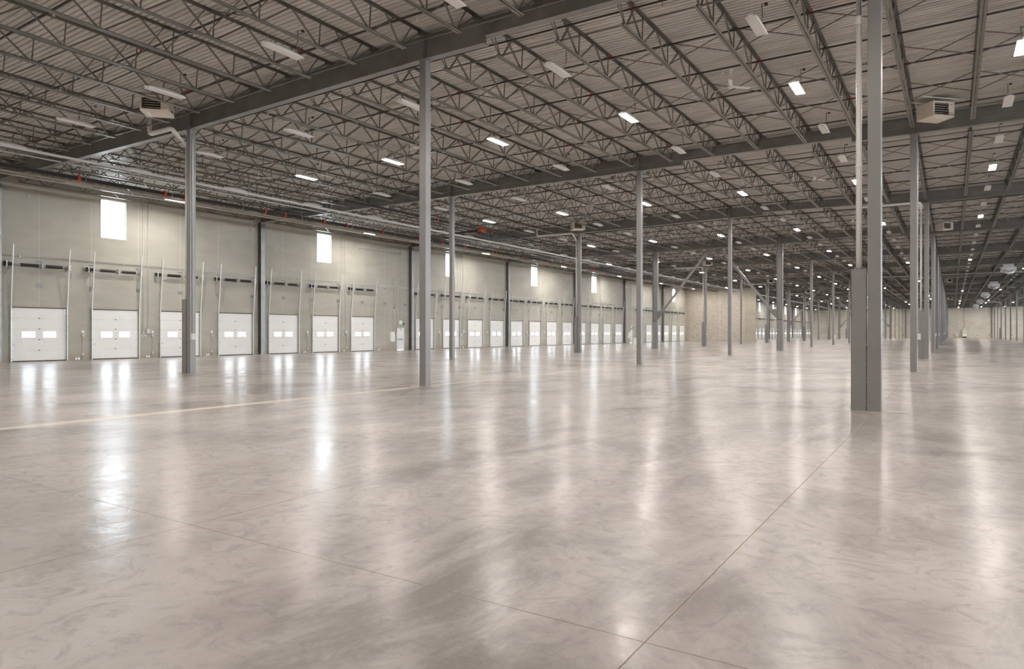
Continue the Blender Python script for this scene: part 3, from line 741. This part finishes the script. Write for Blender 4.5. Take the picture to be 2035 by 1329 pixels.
# ================================================================ bridging and sprinkler lines across the bays
XS_ALL = [x for x in xs_j if x < 24]
def xrange_for(y):
    xs = [x for x in XS_ALL if seen([(x, y, 10.4)], 120)]
    return (min(xs), max(xs)) if len(xs) > 1 else None
nb = 0
for j in range(-1, 9):
    for q, off in enumerate((.0 + 1.05, 4.42, 8.6, 12.4, JL - 1.05)):
        y = rowy(j) + off; xr = xrange_for(y)
        if not xr: continue
        mb = MB(); xs = [x for x in XS_ALL if xr[0] <= x <= xr[1]]
        for a, b in zip(xs, xs[1:]):
            if q in (0, 4):
                mb.bar((a, y, zf(a, y) + .08), (b, y, zf(b, y) + .08), .03, .03)
            else:
                mb.bar((a, y - .02, zf(a, y) + .07), (b, y - .02, deckz(b, y) - .06), .026, .026); mb.bar((a, y + .02, deckz(a, y) - .06), (b, y + .02, zf(b, y) + .07), .026, .026)
        o = mb.obj('joist_bridging', M_JOIST); nb += 1
        tag(o, f"{'crossed' if q in (1, 2, 3) else 'straight'} steel bridging between roof joists, {ORD[q + 1]} run of the {ORD[j + 2]} bay", 'bridging', 'bridging runs between the joists')
hk = MB(); hk.bar((0, 0, -.02), (0, 0, .11), .034, .042); hk.bar((0, -.04, .1), (0, .04, .125), .042, .04); HANG = hk.mesh('pipe_hanger', M_ORANGE)
sp = MB(); sp.tube([(0, 0, 0), (0, 0, -.10)], .016, 6); sp.tube([(0, 0, -.08), (0, 0, -.14)], [.036, .026], 8); sp.tube([(0, 0, -.155), (0, 0, -.162)], .04, 8); HEAD = sp.mesh('sprinkler_head', M_BRASS)
for j in range(-1, 8):
    for q in range(6):
        y = rowy(j) + 1.36 + 2.8417 * q; xr = xrange_for(y)
        if not xr: continue
        zp = lambda x: deckz(x, y) - .22
        xs = sorted({max(xr[0], -38.1), xr[1], *[c for c in COLX if max(xr[0], -38.1) < c < xr[1]]})
        if len(xs) < 2: continue
        t = thing('sprinkler_pipe', (0, y, 0), f'black sprinkler branch pipe under the roof deck, {ORD[q + 1]} across the {ORD[j + 2]} bay', 'pipe', 'sprinkler branch pipes under the roof')
        MB().tube([(x, 0, zp(x)) for x in xs], .03, 8).obj('pipe', M_PIPE_DK, t)
        if j > 4: continue
        for k, x in enumerate(XS_ALL):
            if not xs[0] < x + .9 < xs[-1]: continue
            if (k + q) % 3 == 0 and seen([(x, y, 10.4)], 10): link(HANG, 'pipe_hanger', t, (x + .13, 0, zp(x) - .03))
            if (k + q) % 2 == 0 and seen([(x, y, 10.4)], 10): link(HEAD, 'sprinkler_head', t, (x + .95, 0, zp(x + .95) - .03))
# ================================================================ pipes and channel along the dock bay
t = thing('sprinkler_main', (-38.0, 0, 9.62), 'black sprinkler main with orange-red couplings running beside the dock wall', 'pipe')
MB().tube([(0, 6, 0), (0, 131.4, 0)], .105, 14).obj('main_pipe', M_PIPE_DK, t)
cpl = MB(); cpl.tube([(0, -.06, 0), (0, .06, 0)], .135, 14); cpl.box(-.03, -.05, .12, .03, .05, .19); cpl.box(-.03, -.05, -.19, .03, .05, -.12); CPL = cpl.mesh('coupling', M_ORANGE)
hgr = MB(); hgr.tube([(0, 0, .1), (0, 0, 1.1)], .012, 6); hgr.tube([(.12 * math.sin(a), 0, .12 * math.cos(a)) for a in [2 * PI * k / 12 for k in range(13)]], .012, 5); HGR = hgr.mesh('hanger_rod', M_GALVL)
ys = [17.6, 22.2, 23.4, 29.0, 30.6, 34.0, 36.2, 40, 44.4, 47.5, 51, 56, 61, 66, 70, 76, 82, 88, 95, 102, 110, 118, 126]
for y in ys: link(CPL, 'coupling', t, (0, y, 0))
for k in range(26): link(HGR, 'hanger_rod', t, (0, 8.5 + 4.7 * k, 0))
o = MB().box(-.06, 9, -.02, .06, 131, .04); o.box(-.06, 9, -.06, -.05, 131, -.02); o.box(.05, 9, -.06, .06, 131, -.02)
tag(o.obj('strut_channel', M_STRIP, None, (-39.2, 0, 9.62)), 'long pale strut channel running just inside the sprinkler main', 'channel')
t = thing('white_service_pipe', (-33.7, 0, 9.55), 'long white service pipe slung on trapeze hangers below the roof joists', 'pipe')
MB().tube([(0, 6, 0), (0, 250, 0)], .062, 12).obj('pipe', M_PVC, t)
tr = MB(); tr.bar((-.22, 0, -.08), (.22, 0, -.08), .04, .04); tr.tube([(-.2, 0, -.12), (-.2, 0, 1.15)], .009, 5); tr.tube([(.2, 0, -.12), (.2, 0, 1.15)], .009, 5); TR = tr.mesh('trapeze_hanger', M_GALVL)
for k in range(18): link(TR, 'trapeze_hanger', t, (0, 12.3 + 6.1 * k, 0))
for i, (x, z, r, y1, m_, lb) in enumerate(((-36.3, 9.9, .035, 131, M_GALVL, 'thin galvanised pipe beside the dock bay joists'), (-40.6, 9.75, .03, 131, M_GALVL, 'thin galvanised pipe nearest the dock wall under the roof'),
                                      (-31.6, 9.85, .07, 118, M_PIPE_DK, 'black feed pipe right of the white service pipe'))):
    t = thing('roof_pipe', (x, 0, z), lb, 'pipe')
    MB().tube([(0, 30 if i == 2 else 6, 0), (0, y1, 0)], r, 10).obj('pipe', m_, t)
    if i == 2:
        for y in (39, 46, 54, 63, 73, 84, 96, 109): link(CPL, 'coupling', t, (0, y, 0)).scale = (.75, 1, .75)
for i, (ya, x1) in enumerate(((44.6, -31.6), (78, -31.6))):
    t = thing('cross_main', (-38, ya, 9.66), f'black sprinkler cross pipe joining two mains over the dock bay, {ORD[i + 1]} from camera', 'pipe')
    MB().tube([(0, 0, 0), (6.4, 0, .19)], .075, 12).obj('pipe', M_PIPE_DK, t)
    v = MB(); v.tube([(0, -.2, 0), (0, .2, 0)], .15, 14); v.tube([(0, 0, 0), (.28, 0, 0)], .13, 14); v.obj('tee_fitting', M_ORANGE, t)
    v = MB(); v.tube([(6.4, -.35, .19), (6.4, .35, .19)], .11, 14); v.tube([(6.4, -.36, .19), (6.4, -.28, .19)], .16, 14); v.tube([(6.4, .28, .19), (6.4, .36, .19)], .16, 14); v.tube([(6.4, 0, .19), (6.4, 0, .45)], .07, 10); v.obj('valve', M_ORANGE, t)
# ================================================================ linear high-bay lights
def lamp_parts():
    hs = MB(); n = 14; Lh = .66; wt, wb = .11, .155
    for k in range(n):
        def prof(t):
            y = -Lh + 2 * Lh * t; h = .045 + .085 * math.sin(PI * min(max(t, 0), 1)) ** .8
            return y, h
        (y0, h0), (y1, h1) = prof(k / n), prof((k + 1) / n)
        hs.quad((-wt, y0, h0), (wt, y0, h0), (wt, y1, h1), (-wt, y1, h1))
        for s in (-1, 1): hs.quad((s * wt, y0, h0), (s * wb, y0, .0), (s * wb, y1, .0), (s * wt, y1, h1))
    for y, s in ((-Lh, 0), (Lh, 1)): hs.quad((-wb, y, 0), (wb, y, 0), (wt, y, .045), (-wt, y, .045))
    hs.quad((-wb, -Lh, 0), (wb, -Lh, 0), (wb, -Lh + .06, 0), (-wb, -Lh + .06, 0)); hs.quad((-wb, Lh - .06, 0), (wb, Lh - .06, 0), (wb, Lh, 0), (-wb, Lh, 0))
    for s in (-1, 1): hs.quad((s * wb, -Lh, 0), (s * (wb - .012), -Lh, -.018), (s * (wb - .012), Lh, -.018), (s * wb, Lh, 0))
    hs.box(-.05, -Lh - .07, .01, .05, -Lh + .02, .05)
    lens = MB(); nr = 8; w2 = (wb - .014) * 2 / nr
    for k in range(nr):
        x0 = -wb + .014 + k * w2; lens.quad((x0, -Lh + .05, -.006), (x0 + w2 / 2, -Lh + .05, -.014), (x0 + w2 / 2, Lh - .05, -.014), (x0, Lh - .05, -.006)); lens.quad((x0 + w2 / 2, -Lh + .05, -.014), (x0 + w2, -Lh + .05, -.006), (x0 + w2, Lh - .05, -.006), (x0 + w2 / 2, Lh - .05, -.014))
    wr = MB()
    for s in (-1, 1):
        wr.tube([(0, s * .52, .2), (0, s * .52, .86)], .006, 4)
        for a in (-1, 1): wr.tube([(0, s * .52, .2), (a * .09, s * .52, .07)], .005, 4)
    cdx = MB(); cdx.tube([(.02, .40, .1), (.03, .3, .2), (.05, .42, .3), (.03, .52, .45), (.02, .53, .82)], .009, 5); cdx.tube([(.1, .65, .8), (.1, .65, .86)], .05, 8)
    me = hs.mesh('housing', M_WHITE)
    l1 = lens.mesh('lens', M_LENS); l2 = lens.mesh('lens', M_LIT)
    allv = MB()
    for m in (hs, wr):
        k = len(allv.v); allv.v += m.v; allv.f += [tuple(k + q for q in f) for f in m.f]
    return me, l1, l2, wr.mesh('hanger_wire', M_GALV), cdx.mesh('power_cord', M_BLACK), hs, lens
LH, LU, LL, LWIRE, LCORD, hs_mb, lens_mb = lamp_parts()
lamp_x = [-40.95, -34.9, -28.85, -22.7, -16.6, -10.5, -4.41, 1.69, 7.78, 13.88, 19.97]
def lit(i, m):
    if m % 3 != 1: return False
    k = (m - 1) // 3          # bay index, 0 = bay between first and second seen girder
    if i == 1: return k in (3, 6)
    if i == 5: return k in (-1, 0, 1, 2, 3, 4, 7, 11, 12)
    if i == 6: return k in (-1, 0, 1, 2, 4, 6, 9, 10)
    if i == 7: return k in (-1, 0, 1, 2, 4, 8, 11, 12, 14)
    if i == 8: return k in (-1, 0, 2, 5, 8, 11, 12, 14)
    if i > 8: return k % 2 == 0
    return True
lamps = []
for i, x in enumerate(lamp_x):
    for m in range(-5, 45):
        y = rowy(0) + DY / 2 + DY / 3 * (m - 1); z = zf(x, y) + .0
        if y > YFAR - 3: continue
        vis = seen([(x, y, z)], 60)
        if 131 < y < 165 and x < -33: vis = False
        li = lit(i, m)
        if not vis and not (li and m <= 1): continue  # lit lamps out of view stay in, added for light balance
        p = proj(x, y, z); lamps.append((p[2] if p and vis else 500 if not vis else 999, i, m, x, y, z, li))
lamps.sort(); RM = MB()
idx_in_row = {}
for r, (d, i, m, x, y, z, li) in enumerate(lamps):
    lab = f"{'glowing' if li else 'unlit'} white linear ceiling light, lamp row {ORD[i + 1]} from dock wall, {ORD[m + 6]} from camera"
    if r < 300 or li:
        t = thing('ceiling_light', (x, y, z), lab, 'ceiling light', 'hanging linear ceiling lights')
        hs_ = link(LH, 'housing', t); link(LL if li else LU, 'lens', hs_)
        if d < 110: link(LWIRE, 'hanger_wire', t)
        if d < 60: link(LCORD, 'power_cord', t)
    else:
        for mm in (hs_mb, lens_mb):
            k = len(RM.v); RM.v += [(a + x, b + y, c + z) for a, b, c in mm.v]; RM.f += [tuple(k + q for q in f) for f in mm.f]
if RM.v: tag(RM.obj('distant_lights', M_WHITE), 'tiny unlit white ceiling lights over the farthest bays', 'ceiling light', None, 'stuff')
print('lamps', len(lamps), sum(1 for l in lamps if l[-1]))
# ================================================================ ceiling fans
fb = MB(); fb.tube([(0, 0, -.04), (0, 0, .0), (0, 0, .07)], [.09, .12, .06], 16)
FB = fb.mesh('motor', M_WHITE)
FR = MB().tube([(0, 0, .06), (0, 0, .52)], .015, 8).tube([(0, 0, .5), (0, 0, .6)], [.05, .075], 12).mesh('down_rod', M_WHITE)
bl = MB(); bl.quad((.1, -.05, .015), (.1, .05, -.01), (.72, .085, -.02), (.72, -.06, .02)); bl.quad((.1, -.05, .022), (.72, -.06, .027), (.72, .085, -.013), (.1, .05, -.003)); BL = bl.mesh('blade', M_WHITE)
nf = 0
for x in (-32.0, -20.7, -6.45, 9.7):
    for k in range(-1, 15):
        y = 24.0 + 17.0 * k
        if x < -30 and k > 6: continue
        if not seen([(x, y, 10.2)], 40): continue
        nf += 1
        t = thing('ceiling_fan', (x, y, 10.14), f'white three-blade ceiling fan at x row {["nearest the dock wall", "left of the second column line", "left of the third column line", "left of the far right column line"][[-32.0, -20.7, -6.45, 9.7].index(x)]}, {ORD[k + 2]} from camera'.replace(' at x row', ','), 'ceiling fan', 'white ceiling fans', .55)
        link(FB, 'motor', t); link(FR, 'down_rod', t)
        for a in range(3): link(BL, 'blade', t, (0, 0, 0), (0, 0, a * 2 * PI / 3 + .2))
# ================================================================ unit heaters
def heater_parts():
    w, h, d = .48, .575, .82
    P = []
    b = MB(); n = 0
    # open-fronted cabinet; local +x is the louvred side
    b.quad((-d / 2, -w, 0), (d / 2, -w, 0), (d / 2, -w, h), (-d / 2, -w, h)); b.quad((-d / 2, w, 0), (-d / 2, w, h), (d / 2, w, h), (d / 2, w, 0))
    b.quad((-d / 2, -w, 0), (-d / 2, w, 0), (d / 2, w, 0), (d / 2, -w, 0)); b.quad((-d / 2, -w, h), (d / 2, -w, h), (d / 2, w, h), (-d / 2, w, h)); b.quad((-d / 2, -w, 0), (-d / 2, -w, h), (-d / 2, w, h), (-d / 2, w, 0))
    f0, f1, g0, g1 = -w + .06, .22, .075, h - .06
    for a, c, e, g in ((-w, w, 0, g0), (-w, w, g1, h), (-w, f0, g0, g1), (f1, w, g0, g1)): b.quad((d / 2, a, e), (d / 2, c, e), (d / 2, c, g), (d / 2, a, g))
    b.prism([(-.3, 0), (.3, 0), (.24, -.025), (-.24, -.025)], (-.2, 0, 0), (.25, 0, 0), (0, 1, 0), (0, 0, 1))
    P.append(('cabinet', b.mesh('cabinet', M_BEIGE)))
    P.append(('cavity', MB().box(d / 2 - .14, f0, g0, d / 2 - .1, f1, g1).mesh('cavity', M_DARKHOLE)))
    for k in range(5):
        z = g0 + .03 + k * (g1 - g0) / 5
        P.append(('louvre', MB().bar((d / 2 - .03, f0, z + .03), (d / 2 - .03, f1, z + .03), .05, .012, (.35, 0, 1)).mesh('louvre', M_BEIGE)))
    P.append(('badge', MB().box(d / 2, .33, h - .12, d / 2 + .006, .37, h - .095).mesh('badge', M_REDB)))
    P.append(('warning_label', MB().box(-.1, w, .1, .05, w + .004, .16).box(.1, w, .3, .16, w + .004, .36).mesh('warning_label', M_BLACK)))
    r = MB()
    for a in (-.3, .3):
        for c in (-.35, .35): r.tube([(a, c, h), (a, c, h + .4)], .009, 5)
    P.append(('hanger_rod', r.mesh('hanger_rod', M_GALV)))
    s = MB(); s.bar((-.35, -1.0, h + .14), (-.35, 1.0, h + .14), .041, .041); s.bar((.35, -1.0, h + .14), (.35, 1.0, h + .14), .041, .041)
    P.append(('support_strut', s.mesh('support_strut', M_GALVL)))
    fl = MB(); fl.tube([(-d / 2, .1, .35), (-d / 2 - .25, .12, .38), (-d / 2 - .35, .1, .6), (-d / 2 - .33, .1, .9)], .07, 10)
    P.append(('flue_pipe', fl.mesh('flue_pipe', M_GALV)))
    vb = MB(); vb.tube([(-d / 2, -.2, .15), (-d / 2 - .3, -.25, .12), (-d / 2 - .6, -.1, .1)], .02, 6)
    P.append(('gas_line', vb.mesh('gas_line', M_REDB)))
    return P
HP = heater_parts()
for i, j in [(0, 0), (0, 2), (0, 4), (0, 6), (0, 8), (0, 10), (2, 1), (2, 3), (2, 7), (2, 11)]:
    x, y = COLX[i] + .8, rowy(j) - 1.85; zb = zf(COLX[i], rowy(j)) - .01
    t = thing('unit_heater', (x, y, zb), f'beige louvred unit heater hung by {ORD[j + 1]} column of the line {LINE[i]}', 'heater', 'hanging unit heaters', -PI / 4)
    for nm, me in HP:
        if rowy(j) > 90 and nm in ('louvre', 'badge', 'warning_label', 'gas_line', 'hanger_rod'): continue
        o = link(me, nm, cab if nm in ('louvre', 'cavity', 'badge', 'warning_label') else t)
        if nm == 'cabinet': cab = o
# ================================================================ silver duct drops at the right
for k in range(5):
    y = 103.2 + 34.1 * k
    t = thing('duct_drop', (5.75, y, 8.8), f'silver duct drop with side outlets under the roof at right, {ORD[k + 1]} from camera', 'duct', 'silver duct drops under the roof')
    a = MB(); a.box(-.55, -.75, .85, .55, .75, 1.95); a.box(-.6, -.8, 1.2, .6, .8, 1.26); a.box(-.6, -.8, 1.6, .6, .8, 1.66); a.obj('vertical_duct', M_FOIL, t)
    a = MB(); a.box(-.78, -.95, .38, .78, .95, .85); p = a.obj('plenum', M_FOIL, t)
    for s_ in (-1, 1):
        g = MB(); g.prism([(s_ * .25, -.14), (s_ * .68, -.14), (s_ * .6, .02), (s_ * .3, .02)], (0, -.6, .36), (0, .6, .36), (1, 0, 0), (0, 0, 1)); g.obj('side_outlet', M_WHITE, t)
        f_ = MB(); f_.box(-.6, s_ * .95, .45, .6, s_ * 1.0, .8); f_.obj('grille', M_WHITE, t)
    a = MB(); a.tube([(-.35, -.9, .5), (-.4, -1.15, .35), (-.3, -1.35, .15), (0, -1.4, .05), (.35, -1.3, .15), (.4, -.95, .4)], .16, 10); a.obj('flexible_duct', M_FOIL, t)
# a white service pipe crossing the right aisle
t = thing('crossing_pipe', (0, rowy(6) - 1.3, 10.05), 'white service pipe crossing under the roof in the right aisle', 'pipe')
MB().tube([(-12, 0, 0), (22, 0, 0)], .06, 10).obj('pipe', M_PVC, t)
# ================================================================ things standing about
def cabinet(x, y, lab):
    t = thing('floor_cabinet', (x, y, 0), lab, 'cabinet')
    MB().box(-.2, -.16, .02, .2, .16, 1.16).obj('cabinet_body', M_WHITE, t); MB().box(-.17, -.175, .08, .17, -.16, 1.1).obj('cabinet_door', M_WHITE, t)
    MB().box(.02, -.18, .12, .05, -.175, .5).box(.02, -.18, .96, .08, -.175, 1.02).obj('red_lettering', M_REDB, t)
cabinet(-25.0, 60.3, 'white upright cabinet with red lettering, standing left of the second-line column')
cabinet(-24.6, 186.0, 'tiny white upright cabinet far off by a column of the dock-side line')
# equipment against the far wall
t = thing('wall_equipment', (3.45, YFAR - .8, 0), 'white upright equipment cabinet against the far wall below an exit sign', 'cabinet')
MB().box(-.6, -.3, .45, .6, .3, 1.3).obj('lower_unit', M_WHITE, t); MB().box(-.66, -.32, 1.34, .66, .32, 2.5).obj('upper_unit', M_BEIGE, t); MB().box(-.55, -.28, 0, .55, .28, .4).obj('black_base', M_BLACK, t)
MB().tube([(.05, .5, 3.2), (.05, .5, 10)], .12, 8).obj('conduit', M_GALVL, t)
t = thing('exit_sign', (3.5, YFAR - .15, 2.75), 'small green-lit exit sign on the far wall above the white cabinet', 'exit sign')
MB().box(-.2, -.1, 0, .2, 0, .4).obj('sign_box', M_WHITE, t); MB().box(-.15, -.11, .08, .15, -.1, .32).obj('sign_face', M_GREEN, t)
t = thing('drinking_fountain', (1.2, YFAR - .5, 0), 'small white drinking fountain against the far wall left of the cabinet', 'drinking fountain')
MB().box(-.25, -.25, .5, .25, .5, 1.1).obj('basin', M_WHITE, t); MB().box(-.2, -.05, 1.3, .6, .5, 1.6).obj('upper_panel', M_WHITE, t); MB().tube([(.35, .3, 1.6), (.35, .3, 6)], .06, 6).obj('conduit', M_GALVL, t)
for i in range(16):
    for z, nm in ((4.6, 'upper'), (.85, 'lower')):
        x = -26.5 + 3.05 * i
        if z > 2: x += 1.2
        tag(MB().box(-.11, -.05, -.1, .11, 0, .1).obj('embed_plate', M_BROWN, None, (x, YFAR, z)), f'dark {nm} plate on the far wall, {ORD[i + 1]} from left', 'steel plate', 'dark plates on the far wall')
